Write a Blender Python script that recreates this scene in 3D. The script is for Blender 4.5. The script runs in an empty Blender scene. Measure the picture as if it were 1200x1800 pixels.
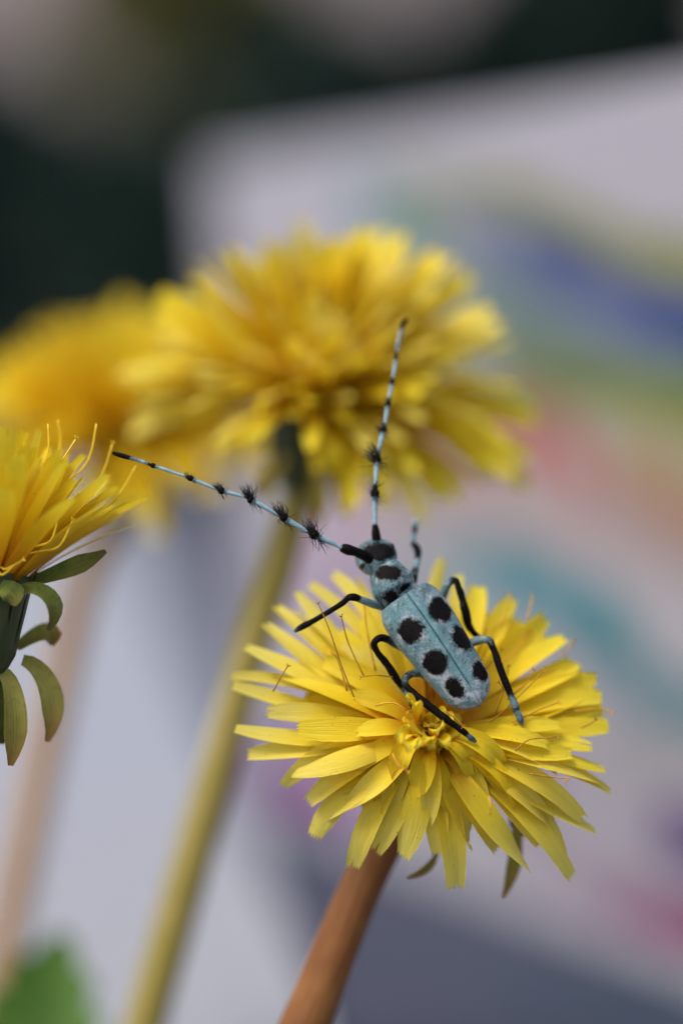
import bpy, math, random
from mathutils import Vector, Matrix, noise as mnoise
R = math.radians
random.seed(7)
S = bpy.context.scene
COL = S.collection
V = Vector
MM = 0.001

# ------------------------------------------------------------------ camera
PITCH, CH, F0 = R(3.0), 0.13, 0.350
RIGHT = V((1, 0, 0)); FWD = V((0, math.cos(PITCH), -math.sin(PITCH))); UP = V((0, math.sin(PITCH), math.cos(PITCH)))
CAM = V((0, 0, CH))
K = 36.0 / 100.0 / 1800.0
def P(u, v, d):                       # photo pixel + distance -> point in the place
    return CAM + d * (FWD + (u - 600) * K * RIGHT - (v - 900) * K * UP)
def Q(u, v, mm): return P(u, v, F0 + mm * MM)
def px(p):
    q = p - CAM; d = q.dot(FWD)
    return 600 + q.dot(RIGHT) / d / K, 900 - q.dot(UP) / d / K
def ground_at(u, v):
    d = CH / ((v - 900) * K * math.cos(PITCH) + math.sin(PITCH)); return P(u, v, d)

cd = bpy.data.cameras.new('camera'); cam = bpy.data.objects.new('camera', cd); COL.objects.link(cam)
cam.location = CAM; cam.rotation_euler = (R(90) - PITCH, 0, 0)
cd.lens = 100; cd.sensor_fit = 'VERTICAL'; cd.sensor_height = 36; cd.sensor_width = 24
cd.clip_start = 0.01; cd.clip_end = 1000
cd.dof.use_dof = True; cd.dof.focus_distance = 0.3495; cd.dof.aperture_fstop = 4.3
S.camera = cam

# ------------------------------------------------------------------ light
SUN_EL, SUN_AZ = R(56), R(-52)       # azimuth from -Y (behind the camera) towards -X is negative
w = bpy.data.worlds.new('World'); S.world = w; w.use_nodes = True
nt = w.node_tree; bg = nt.nodes['Background']
sky = nt.nodes.new('ShaderNodeTexSky'); sky.sky_type = 'NISHITA'; sky.sun_disc = False
sdir = V((math.sin(SUN_AZ) * math.cos(SUN_EL), -math.cos(SUN_AZ) * math.cos(SUN_EL), math.sin(SUN_EL)))
sky.sun_elevation = SUN_EL; sky.sun_rotation = math.atan2(sdir.x, sdir.y)
sky.air_density = 1.6; sky.dust_density = 4.0; sky.ozone_density = 1.0
nt.links.new(sky.outputs[0], bg.inputs[0]); bg.inputs[1].default_value = 0.10
sl = bpy.data.lights.new('sun', 'SUN'); sl.energy = 1.4; sl.angle = R(22); sl.color = (1, 0.965, 0.92)
so = bpy.data.objects.new('sun', sl); COL.objects.link(so); so.rotation_euler = sdir.to_track_quat('Z', 'Y').to_euler()
so.location = (-1, -1, 2)
S.view_settings.view_transform = 'Standard'; S.view_settings.look = 'None'
S.view_settings.exposure = 0.75; S.view_settings.gamma = 1.0; S.view_settings.use_curve_mapping = False
S.cycles.use_denoising = True
S.cycles.max_bounces = 8; S.cycles.transmission_bounces = 4; S.cycles.diffuse_bounces = 4
S.cycles.sample_clamp_indirect = 6.0

# ------------------------------------------------------------------ helpers
WL = {}
def wl(o): return WL.get(o.name, V((0, 0, 0))) if o else V((0, 0, 0))
def setp(o, label=None, cat=None, group=None, kind=None):
    for k, x in (('label', label), ('category', cat), ('group', group), ('kind', kind)):
        if x: o[k] = x
    return o
def empty(name, loc, label, cat, group=None):
    o = bpy.data.objects.new(name, None); COL.objects.link(o); o.location = loc; o.empty_display_size = 0.005
    WL[o.name] = V(loc); return setp(o, label, cat, group)
def mesh_of(name, vs, fs, mat, uvs=None, attrs=None, smooth=True):
    me = bpy.data.meshes.new(name); me.from_pydata([tuple(v) for v in vs], [], fs)
    if uvs:
        l = me.uv_layers.new(name='UVMap'); d = []
        for lp in me.loops: d.extend(uvs[lp.vertex_index])
        l.data.foreach_set('uv', d)
    for an, vals in (attrs or {}).items():
        a = me.attributes.new(an, 'FLOAT', 'POINT'); a.data.foreach_set('value', vals)
    me.polygons.foreach_set('use_smooth', [smooth] * len(me.polygons))
    me.materials.append(mat); me.update(); return me
def link(name, me, parent=None, world=None, rot=None):
    o = bpy.data.objects.new(name, me); COL.objects.link(o)
    world = V(world) if world is not None else wl(parent)
    o.parent = parent; o.location = world - wl(parent)
    if rot is not None: o.rotation_mode = 'QUATERNION'; o.rotation_quaternion = rot
    WL[o.name] = world; return o
def mk(name, vs, fs, mat, parent=None, origin=None, uvs=None, attrs=None, smooth=True):
    o0 = V(origin) if origin is not None else (wl(parent) if parent else V((0, 0, 0)))
    return link(name, mesh_of(name, [V(v) - o0 for v in vs], fs, mat, uvs, attrs, smooth), parent, o0)
def catmull(pts, n):                   # pts: tuples (any length) -> resampled smooth list
    out = []; m = len(pts)
    for i in range(m - 1):
        p0 = pts[max(i - 1, 0)]; p1 = pts[i]; p2 = pts[i + 1]; p3 = pts[min(i + 2, m - 1)]
        for k in range(n):
            t = k / n
            out.append(tuple(0.5 * (2 * b + (c - a) * t + (2 * a - 5 * b + 4 * c - d) * t * t + (3 * b - a - 3 * c + d) * t ** 3)
                             for a, b, c, d in zip(p0, p1, p2, p3)))
    out.append(tuple(pts[-1])); return out
def tube(pts, rad, n=8, flat=1.0, caps=True):
    pts = [V(p) for p in pts]; vs, fs, uv = [], [], []
    t0 = (pts[1] - pts[0]).normalized(); ref = t0.orthogonal().normalized(); L = 0
    for i, p in enumerate(pts):
        t = (pts[min(i + 1, len(pts) - 1)] - pts[max(i - 1, 0)]).normalized()
        ref = (ref - t * ref.dot(t)).normalized(); b = t.cross(ref)
        if i: L += (p - pts[i - 1]).length
        for k in range(n):
            a = 2 * math.pi * k / n
            vs.append(p + (ref * math.cos(a) + b * math.sin(a) * flat) * rad[i]); uv.append((k / n, L / MM))
    for i in range(len(pts) - 1):
        for k in range(n):
            k2 = (k + 1) % n
            fs.append((i * n + k, i * n + k2, (i + 1) * n + k2, (i + 1) * n + k))
    if caps:
        fs.append(tuple(range(n))[::-1]); fs.append(tuple(range((len(pts) - 1) * n, len(pts) * n)))
    return vs, fs, uv
def join(parts):
    vs, fs, uv = [], [], []
    for a, b, c in parts:
        o = len(vs); vs += a; fs += [tuple(i + o for i in f) for f in b]; uv += c
    return vs, fs, uv
def box_vf(o, ax, ay, az):             # corner + 3 edge vectors
    vs = [o, o + ax, o + ax + ay, o + ay, o + az, o + ax + az, o + ax + ay + az, o + ay + az]
    return vs, [(3, 2, 1, 0), (4, 5, 6, 7), (0, 1, 5, 4), (1, 2, 6, 5), (2, 3, 7, 6), (3, 0, 4, 7)]
def lin(r, g, b):                      # sRGB 0-255 -> linear
    return tuple((c / 255 / 12.92 if c / 255 <= 0.04045 else ((c / 255 + 0.055) / 1.055) ** 2.4) for c in (r, g, b)) + (1,)

# ------------------------------------------------------------------ materials
class NT:
    def __init__(s, name):
        s.m = bpy.data.materials.new(name); s.m.use_nodes = True; s.t = s.m.node_tree
        s.b = s.t.nodes['Principled BSDF']; s.out = s.t.nodes['Material Output']
    def n(s, typ, **kw):
        x = s.t.nodes.new(typ)
        for k, v in kw.items(): setattr(x, k, v)
        return x
    def l(s, a, b): s.t.links.new(a, b)
    def put(s, x, sock):
        if isinstance(x, bpy.types.NodeSocket): s.l(x, sock)
        else: sock.default_value = x
    def math(s, op, a, b=0.0, c=0.0, clamp=False):
        x = s.n('ShaderNodeMath', operation=op, use_clamp=clamp)
        for q, i in zip((a, b, c), x.inputs): s.put(q, i)
        return x.outputs[0]
    def mix(s, f, a, b, mode='MIX'):
        x = s.n('ShaderNodeMix', data_type='RGBA', blend_type=mode)
        s.put(f, x.inputs[0]); s.put(a, x.inputs[6]); s.put(b, x.inputs[7]); return x.outputs[2]
    def noise(s, scale, detail=3, vec=None, rough=0.55):
        x = s.n('ShaderNodeTexNoise'); x.inputs['Scale'].default_value = scale; x.inputs['Detail'].default_value = detail
        x.inputs['Roughness'].default_value = rough
        if vec is not None: s.l(vec, x.inputs['Vector'])
        return x.outputs[0]
    def ss(s, x, a, b):
        m = s.n('ShaderNodeMapRange', interpolation_type='SMOOTHSTEP'); s.put(x, m.inputs[0])
        m.inputs[1].default_value = a; m.inputs[2].default_value = b; return m.outputs[0]
    def tc(s, which): return s.n('ShaderNodeTexCoord').outputs[which]
    def scaled(s, vec, sc):
        x = s.n('ShaderNodeVectorMath', operation='MULTIPLY'); s.l(vec, x.inputs[0]); x.inputs[1].default_value = sc; return x.outputs[0]
    def attr(s, n): return s.n('ShaderNodeAttribute', attribute_name=n).outputs['Fac']
    def bump(s, h, strength, dist):
        x = s.n('ShaderNodeBump'); x.inputs['Strength'].default_value = strength; x.inputs['Distance'].default_value = dist
        s.l(h, x.inputs['Height']); s.l(x.outputs[0], s.b.inputs['Normal']); return x
    def fin(s, col=None, rough=0.6, spec=0.4):
        if col is not None: s.put(col, s.b.inputs['Base Color'])
        s.put(rough, s.b.inputs['Roughness']); s.b.inputs['Specular IOR Level'].default_value = spec; return s.m

def simple(name, c1, c2, scale, rough=0.7, bump=0.0, bdist=0.001, spec=0.3, coord='Object', stretch=(1, 1, 1)):
    t = NT(name); vec = t.scaled(t.tc(coord), stretch); nz = t.noise(scale, 4, vec)
    col = t.mix(t.ss(nz, 0.3, 0.7), c1, c2)
    if bump: t.bump(nz, bump, bdist)
    return t.fin(col, rough, spec)

def petal_mat(name, base, mid, tip, trans=0.34):
    t = NT(name); uv = t.tc('UV'); sp = t.n('ShaderNodeSeparateXYZ'); t.l(uv, sp.inputs[0]); u, v = sp.outputs[0], sp.outputs[1]
    vein = t.noise(1.0, 3, t.scaled(uv, (26, 1.6, 1)))
    blot = t.noise(420, 3, t.tc('Object'))
    rnd = t.n('ShaderNodeObjectInfo').outputs['Random']
    vv = t.math('ADD', v, t.math('MULTIPLY', t.math('SUBTRACT', blot, 0.5), 0.25))
    c = t.mix(t.ss(vv, 0.06, 0.52), base, mid); c = t.mix(t.ss(vv, 0.45, 1.0), c, tip)
    c = t.mix(t.math('MULTIPLY', t.ss(vein, 0.42, 0.62), 0.28), c, tuple(x * y for x, y in zip(mid, (0.78, 0.70, 0.5, 1))))
    c = t.mix(t.math('MULTIPLY', rnd, 0.35), c, tuple(x * y for x, y in zip(tip, (1.0, 0.93, 0.6, 1))))
    speck = t.noise(2300, 1, t.tc('Object'))
    c = t.mix(t.math('MULTIPLY', t.ss(speck, 0.745, 0.77), 0.6), c, (0.16, 0.06, 0.01, 1))
    t.bump(vein, 0.7, 0.0003); t.fin(c, 0.52, 0.28)
    tr = t.n('ShaderNodeBsdfTranslucent'); t.l(c, tr.inputs[0])
    mx = t.n('ShaderNodeMixShader'); mx.inputs[0].default_value = trans
    t.l(t.b.outputs[0], mx.inputs[1]); t.l(tr.outputs[0], mx.inputs[2]); t.l(mx.outputs[0], t.out.inputs[0])
    return t.m
M = {}
M['petal'] = petal_mat('petal_yellow', (0.84, 0.30, 0.003, 1), (0.93, 0.67, 0.010, 1), (0.93, 0.77, 0.055, 1))
M['petal_pale'] = petal_mat('petal_lemon', (0.84, 0.46, 0.01, 1), (0.90, 0.69, 0.03, 1), (0.89, 0.77, 0.17, 1))
M['petal_gold'] = petal_mat('petal_golden', (0.84, 0.34, 0.003, 1), (0.91, 0.58, 0.006, 1), (0.92, 0.73, 0.03, 1))
M['style'] = simple('style_amber', (0.50, 0.22, 0.02, 1), (0.68, 0.36, 0.02, 1), 900, 0.6)
M['style_yellow'] = simple('style_yellow', (0.80, 0.52, 0.02, 1), (0.86, 0.6, 0.04, 1), 900, 0.6)
M['style_dark'] = simple('style_brown', (0.30, 0.13, 0.015, 1), (0.52, 0.26, 0.02, 1), 900, 0.6)
def plant_mat(name, c1, c2, c3, trans=0.05, tipc=None):
    t = NT(name); uv = t.tc('UV'); st = t.noise(1.0, 3, t.scaled(uv, (22, 0.12, 1))); nz = t.noise(130, 4, t.tc('Object'))
    c = t.mix(t.ss(nz, 0.32, 0.68), c1, c2); c = t.mix(t.math('MULTIPLY', t.ss(st, 0.45, 0.7), 0.6), c, c3)
    if tipc:
        sp = t.n('ShaderNodeSeparateXYZ'); t.l(uv, sp.inputs[0]); fine = t.noise(900, 4, t.tc('Object'))
        c = t.mix(t.math('MULTIPLY', t.ss(t.math('ADD', sp.outputs[1], t.math('MULTIPLY', nz, 0.4)), 0.75, 1.2), 0.85), c, tipc)
        c = t.mix(t.math('MULTIPLY', t.ss(fine, 0.5, 0.68), 0.45), c, c3)
    t.bump(st, 0.4 if not tipc else 0.8, 0.0003); t.fin(c, 0.5 if not tipc else 0.62, 0.35 if not tipc else 0.2); t.b.inputs['Subsurface Weight'].default_value = trans
    t.b.inputs['Subsurface Radius'].default_value = (0.002, 0.001, 0.0005); t.b.inputs['Subsurface Scale'].default_value = 1.0
    return t.m
M['stem_red'] = plant_mat('stem_reddish', (0.23, 0.082, 0.02, 1), (0.31, 0.13, 0.034, 1), (0.14, 0.042, 0.015, 1))
M['stem_olive'] = plant_mat('stem_olive', (0.30, 0.25, 0.045, 1), (0.36, 0.29, 0.08, 1), (0.26, 0.17, 0.05, 1))
M['stem_tan'] = plant_mat('stem_tan', (0.42, 0.25, 0.14, 1), (0.46, 0.30, 0.16, 1), (0.36, 0.2, 0.11, 1))
M['green_dark'] = plant_mat('involucre_green', (0.035, 0.05, 0.018, 1), (0.06, 0.08, 0.025, 1), (0.03, 0.035, 0.018, 1))
M['bract'] = plant_mat('bract_green', (0.09, 0.13, 0.022, 1), (0.24, 0.26, 0.05, 1), (0.06, 0.085, 0.02, 1), tipc=(0.16, 0.13, 0.03, 1))
M['bract_yellow'] = plant_mat('bract_yellowish', (0.30, 0.28, 0.05, 1), (0.50, 0.42, 0.10, 1), (0.24, 0.17, 0.04, 1), tipc=(0.34, 0.17, 0.045, 1))
M['leaf'] = plant_mat('leaf_green', (0.045, 0.12, 0.010, 1), (0.07, 0.16, 0.014, 1), (0.04, 0.09, 0.01, 1))

def cuticle(sut=False):
    t = NT('beetle_elytra' if sut else 'beetle_cuticle'); ob = t.tc('Object'); sd = t.attr('sd')
    n1 = t.noise(800, 6, ob, 0.65); n2 = t.noise(3000, 4, ob, 0.7); n3 = t.noise(300, 4, ob, 0.6); n5 = t.noise(520, 5, t.scaled(ob, (1.0, 0.6, 0.5)), 0.7)
    n4 = t.noise(6000, 2, ob)
    blue = t.mix(t.ss(n3, 0.36, 0.64), lin(86, 126, 134), lin(112, 136, 142))
    blue = t.mix(t.math('MULTIPLY', t.ss(n5, 0.50, 0.64), 0.8), blue, lin(72, 94, 102))         # slaty areas
    blue = t.mix(t.math('MULTIPLY', t.ss(n1, 0.50, 0.66), 0.8), blue, lin(148, 168, 174))        # pale dusting
    blue = t.mix(t.math('MULTIPLY', t.ss(n2, 0.52, 0.66), 0.7 if sut else 0.95), blue, lin(40, 54, 62))           # dark flecks
    rim = t.math('MULTIPLY', t.ss(sd, 0.8, 0.1), t.ss(n1, 0.42, 0.62))
    blue = t.mix(t.math('MULTIPLY', rim, 0.55 if sut else 0.12), blue, lin(182, 172, 178))
    if sut:
        sp = t.n('ShaderNodeSeparateXYZ'); t.l(t.tc('UV'), sp.inputs[0]); Y = sp.outputs[1]
        blue = t.mix(t.math('MULTIPLY', t.ss(Y, 0.62, 0.3), 0.5), blue, lin(100, 146, 154))
        blue = t.mix(t.math('MULTIPLY', t.ss(Y, 0.11, 0.04), 0.6), blue, lin(40, 58, 64))
        tipw = t.math('MULTIPLY', t.ss(sp.outputs[0], 4.2, 1.6), t.ss(n1, 0.42, 0.56)); blue = t.mix(t.math('MULTIPLY', tipw, .7), blue, lin(190, 190, 196))
        edge = t.math('MULTIPLY', t.ss(Y, 4.1, 4.5), t.ss(n2, 0.4, 0.6)); blue = t.mix(t.math('MULTIPLY', edge, .6), blue, lin(178, 176, 184))
    if not sut: blue = t.mix(t.math('MULTIPLY', t.ss(sd, 0.78, 0.88), 0.6), blue, lin(160, 192, 206))
    e = t.math('ADD', sd, t.math('ADD', t.math('MULTIPLY', t.math('SUBTRACT', n1, 0.5), 0.9), t.math('MULTIPLY', t.math('SUBTRACT', n2, 0.5), 0.9)))
    k = t.ss(e, 0.34, -0.16)
    black = t.mix(t.ss(n2, 0.5, 0.75), lin(12, 8, 9), lin(34, 26, 26))
    c = t.mix(k, blue, black)
    h = t.math('ADD', t.math('MULTIPLY', n2, 0.8), t.math('ADD', t.math('MULTIPLY', n4, 0.5), t.math('MULTIPLY', n1, 0.8))); t.bump(h, 0.6, 0.00022)
    t.put(t.math('MULTIPLY_ADD', k, -0.26, 0.34), t.b.inputs['Specular IOR Level']); sv_ = t.fin(c, t.math('ADD', 0.30, t.math('MULTIPLY', n2, 0.25)), 0.33); return sv_
M['cuticle'] = cuticle(); M['elytra'] = cuticle(True)
M['hair'] = simple('hair_black', (0.012, 0.010, 0.011, 1), (0.03, 0.024, 0.024, 1), 3000, 0.6)
M['eye'] = simple('eye_black', (0.008, 0.008, 0.01, 1), (0.02, 0.02, 0.022, 1), 4000, 0.25, 0.3, 0.0001)

# ------------------------------------------------------------------ the setting
def ground_mat(name, c1, c2, c3, sc):
    t = NT(name); ob = t.tc('Object'); n1 = t.noise(sc, 5, ob); n2 = t.noise(sc * 30, 3, ob)
    c = t.mix(t.ss(n1, 0.3, 0.7), c1, c2); c = t.mix(t.math('MULTIPLY', t.ss(n2, 0.45, 0.65), 0.5), c, c3)
    t.bump(n2, 0.4, 0.002); return t.fin(c, 0.85, 0.2)
M['ground'] = ground_mat('ground_slate', lin(80, 75, 92), lin(46, 62, 78), lin(46, 54, 66), 5)
M['path'] = ground_mat('path_pale', lin(148, 151, 162), lin(153, 154, 161), lin(138, 141, 150), 3)
M['soil'] = ground_mat('soil_brown', (0.06, 0.04, 0.025, 1), (0.09, 0.06, 0.04, 1), (0.04, 0.03, 0.02, 1), 40)
def sheet(name, poly, z, mat):
    vs = [V((x, y, z)) for x, y in poly]
    o = mk(name, vs, [tuple(range(len(vs)))], mat, smooth=False); return setp(o, kind='structure')
sheet('ground', [(-300, -300), (300, -300), (300, 300), (-300, 300)], 0.0, M['ground'])
e1, e2 = ground_at(500, 1660), ground_at(222, 850)
ed = (e2 - e1) / (e2.y - e1.y)
ex = lambda y: e1.x + ed.x * (y - e1.y)
pv, pf = [], []
ys = [-3 + i * 0.4 for i in range(0, 18)]
a, b = [(ex(y), y) for y in (-3, 3.15)], [(-3.0, 3.15), (-3.0, -3)]
poly = a + b; n = len(poly)
vs = [V((x, y, 0.0)) for x, y in poly] + [V((x, y, 0.006)) for x, y in poly]
fs = [tuple(range(n, 2 * n)), tuple(range(n))[::-1]] + [(i, (i + 1) % n, n + (i + 1) % n, n + i) for i in range(n)]
setp(mk('path', vs, fs, M['path'], smooth=False), kind='structure')
# strip of soil between the paving in which the flowers root (below the picture)
sv = []
for k in range(28):
    a = 2 * math.pi * k / 28; rr = 1 + 0.12 * math.sin(3 * a + 1) + 0.08 * math.sin(7 * a)
    sv.append((-0.085 + 0.105 * rr * math.cos(a), 0.375 + 0.075 * rr * math.sin(a)))
sheet('soil', sv, 0.0085, M['soil'])

# ---- painted card standing behind the flowers
BL = ground_at(468, 1430); BR0 = ground_at(1200, 1728)
bdir = (BR0 - BL); bdir.z = 0; bdir.normalize()
bw, bh, bt = 0.42, 0.187, 0.004
lean = V((-bdir.y * -1, bdir.x * -1, 0)); lean = V((bdir.y, -bdir.x, 0))      # side facing the camera
if lean.y > 0: lean = -lean
bup = (V((0, 0, 1)) + lean * 0.09).normalized(); bn = bdir.cross(bup).normalized()
if bn.dot(lean) < 0: bn = -bn
BL = BL + V((0, 0, 0.0005))
def to_board(u, v):
    d = P(u, v, 1) - CAM; t = (BL - CAM).dot(bn) / d.dot(bn); q = CAM + d * t - BL
    return q.dot(bdir), q.dot(bup)
def board_mat():
    t = NT('painted_card'); uv = t.tc('UV')
    wob = t.n('ShaderNodeTexNoise'); wob.inputs['Scale'].default_value = 38; wob.inputs['Detail'].default_value = 3; t.l(uv, wob.inputs['Vector'])
    dv = t.n('ShaderNodeVectorMath', operation='MULTIPLY_ADD'); t.l(wob.outputs['Color'], dv.inputs[0])
    dv.inputs[1].default_value = (0.012, 0.012, 0); dv.inputs[2].default_value = (-0.006, -0.006, 0)
    ad = t.n('ShaderNodeVectorMath', operation='ADD'); t.l(uv, ad.inputs[0]); t.l(dv.outputs[0], ad.inputs[1]); q = ad.outputs[0]
    col = t.mix(t.noise(60, 3, uv), lin(168, 165, 175), lin(162, 159, 170))
    # strokes: photo pixel a, photo pixel b, half thickness px at mid, colour, strength
    for (a, b, th, rgb, s) in STROKES:
        A = V(to_board(*a) + (0,)); B = V(to_board(*b) + (0,))
        mid = ((a[0] + b[0]) / 2, (a[1] + b[1]) / 2)
        C1 = V(to_board(mid[0], mid[1] - th) + (0,)); C2 = V(to_board(mid[0], mid[1] + th) + (0,))
        ab = B - A; L2 = max(ab.length_squared, 1e-9); nn = V((-ab.y, ab.x, 0)) / math.sqrt(L2)
        hw = max(abs((C1 - C2).dot(nn)) / 2, 0.004) if ab.length > 0.008 else (C1 - C2).length / 2
        su = t.n('ShaderNodeVectorMath', operation='SUBTRACT'); t.l(q, su.inputs[0]); su.inputs[1].default_value = A
        dt = t.n('ShaderNodeVectorMath', operation='DOT_PRODUCT'); t.l(su.outputs[0], dt.inputs[0]); dt.inputs[1].default_value = ab / L2
        h = t.math('ADD', dt.outputs['Value'], 0.0, clamp=True)
        sc = t.n('ShaderNodeVectorMath', operation='SCALE'); sc.inputs[0].default_value = ab; t.l(h, sc.inputs['Scale'])
        di = t.n('ShaderNodeVectorMath', operation='DISTANCE'); t.l(su.outputs[0], di.inputs[0]); t.l(sc.outputs[0], di.inputs[1])
        f = t.math('MULTIPLY', t.ss(di.outputs['Value'], hw * 1.4, hw * 0.75), s)
        col = t.mix(f, col, lin(*(x * 0.715 for x in rgb)))
    t.bump(t.noise(900, 3, uv), 0.15, 0.0003)
    return t.fin(col, 0.75, 0.25)
STROKES = [
    ((800, 1000), (1260, 1180), 330, (226, 220, 228), 0.8),
    ((600, 1150), (1260, 1420), 170, (214, 204, 220), 0.8),
    ((760, 560), (1260, 700), 190, (186, 194, 174), 0.7),
    ((640, 840), (1260, 900), 100, (226, 200, 200), 0.8),
    ((640, 360), (700, 420), 45, (110, 176, 184), 0.8),
    ((690, 400), (760, 440), 40, (112, 176, 150), 0.8),
    ((700, 322), (900, 350), 26, (160, 166, 120), 0.75),
    ((880, 345), (1250, 478), 36, (168, 172, 96), 0.9),
    ((800, 410), (960, 450), 38, (140, 152, 200), 0.9),
    ((930, 450), (1260, 590), 50, (78, 98, 172), 0.95),
    ((1180, 560), (1300, 600), 45, (52, 78, 160), 0.9),
    ((1050, 560), (1110, 590), 26, (150, 160, 200), 0.7),
    ((820, 520), (1010, 600), 45, (112, 150, 150), 0.85),
    ((980, 600), (1280, 700), 40, (96, 140, 150), 0.8),
    ((880, 640), (1050, 660), 40, (150, 156, 84), 0.9),
    ((1020, 660), (1290, 730), 36, (146, 160, 52), 0.9),
    ((860, 720), (990, 740), 36, (196, 130, 96), 0.8),
    ((780, 780), (930, 770), 42, (232, 134, 146), 0.9),
    ((990, 770), (1030, 850), 56, (232, 104, 84), 0.95),
    ((1090, 760), (1260, 800), 46, (206, 196, 140), 0.8),
    ((1110, 850), (1260, 930), 52, (214, 160, 120), 0.85),
    ((690, 840), (880, 850), 30, (212, 178, 186), 0.7),
    ((1020, 890), (1250, 1000), 40, (208, 186, 184), 0.6),
    ((560, 880), (545, 1010), 60, (236, 140, 204), 0.95),
    ((500, 1010), (500, 1110), 44, (190, 150, 206), 0.7),
    ((640, 830), (690, 880), 46, (214, 152, 160), 0.7),
    ((740, 975), (900, 1010), 36, (136, 184, 192), 0.8),
    ((880, 1000), (1090, 1110), 56, (84, 168, 184), 0.95),
    ((1040, 1120), (1110, 1140), 44, (48, 150, 160), 0.95),
    ((1110, 1190), (1260, 1260), 50, (110, 164, 176), 0.85),
    ((1080, 1300), (1220, 1330), 40, (178, 186, 184), 0.5),
    ((560, 1240), (640, 1400), 55, (190, 104, 200), 0.9),
    ((470, 1350), (600, 1390), 40, (190, 96, 190), 0.95),
    ((620, 1100), (900, 1300), 120, (176, 130, 186), 0.5),
    ((1190, 1470), (1260, 1500), 56, (110, 80, 150), 0.95),
    ((1080, 1590), (1290, 1650), 40, (176, 96, 150), 0.9),
    ((1180, 1630), (1300, 1660), 30, (176, 44, 124), 0.95),
    ((930, 1520), (1080, 1570), 34, (196, 168, 196), 0.7),
]
M['card'] = board_mat()
M['card_edge'] = simple('card_edge', lin(206, 204, 210), lin(196, 194, 200), 300, 0.8)
card = empty('painted_card', BL, 'white rectangular card painted with diagonal rainbow strokes, standing upright behind the dandelions', 'painting')
vs, fs = box_vf(BL - bn * bt, bdir * bw, bup * bh, bn * bt)
mk('backing', vs, fs, M['card_edge'], card, smooth=False)
nu, nv_ = 14, 8; vs, fs, uv = [], [], []
for j in range(nv_ + 1):
    for i in range(nu + 1):
        a, b = i / nu * bw, j / nv_ * bh
        vs.append(BL + bdir * a + bup * b + bn * 0.0006); uv.append((a, b))
for j in range(nv_):
    for i in range(nu):
        k = j * (nu + 1) + i; fs.append((k, k + 1, k + nu + 2, k + nu + 1))
mk('painted_face', vs, fs, M['card'], card, uvs=uv, smooth=False)

# ---- far wall and shrubs
M['wall'] = simple('plaster_wall', lin(176, 158, 158), lin(166, 154, 158), 3, 0.85, 0.3, 0.004)
M['coping'] = simple('coping_stone', lin(160, 150, 146), lin(140, 132, 130), 6, 0.85)
wall = empty('garden_wall', (0, 6.5, 0), 'pale pinkish plastered garden wall behind the dark shrubs', 'wall')
vs, fs = box_vf(V((-4, 6.5, 0)), V((8, 0, 0)), V((0, 0.2, 0)), V((0, 0, 1.9))); mk('wall_face', vs, fs, M['wall'], wall, smooth=False)
vs, fs = box_vf(V((-4.03, 6.46, 1.9)), V((8.06, 0, 0)), V((0, 0.28, 0)), V((0, 0, 0.07))); mk('coping', vs, fs, M['coping'], wall, smooth=False)
def leaf_mat(name, c1, c2):
    t = NT(name); ob = t.tc('Object'); n1 = t.noise(9, 3, ob); n2 = t.noise(60, 2, ob)
    c = t.mix(t.ss(n1, 0.35, 0.65), c1, c2); c = t.mix(t.math('MULTIPLY', n2, 0.35), c, tuple(x * 0.5 for x in c1[:3]) + (1,))
    return t.fin(c, 0.5, 0.3)
M['fol_dark'] = leaf_mat('foliage_dark', (0.018, 0.044, 0.037, 1), (0.027, 0.056, 0.044, 1))
M['fol_mid'] = leaf_mat('foliage_green', (0.03, 0.065, 0.028, 1), (0.05, 0.085, 0.035, 1))
M['fol_olive'] = leaf_mat('foliage_olive', (0.17, 0.165, 0.05, 1), (0.22, 0.20, 0.07, 1))
M['bark'] = simple('bark', (0.06, 0.045, 0.035, 1), (0.1, 0.075, 0.06, 1), 30, 0.9, 0.5, 0.004)
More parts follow.
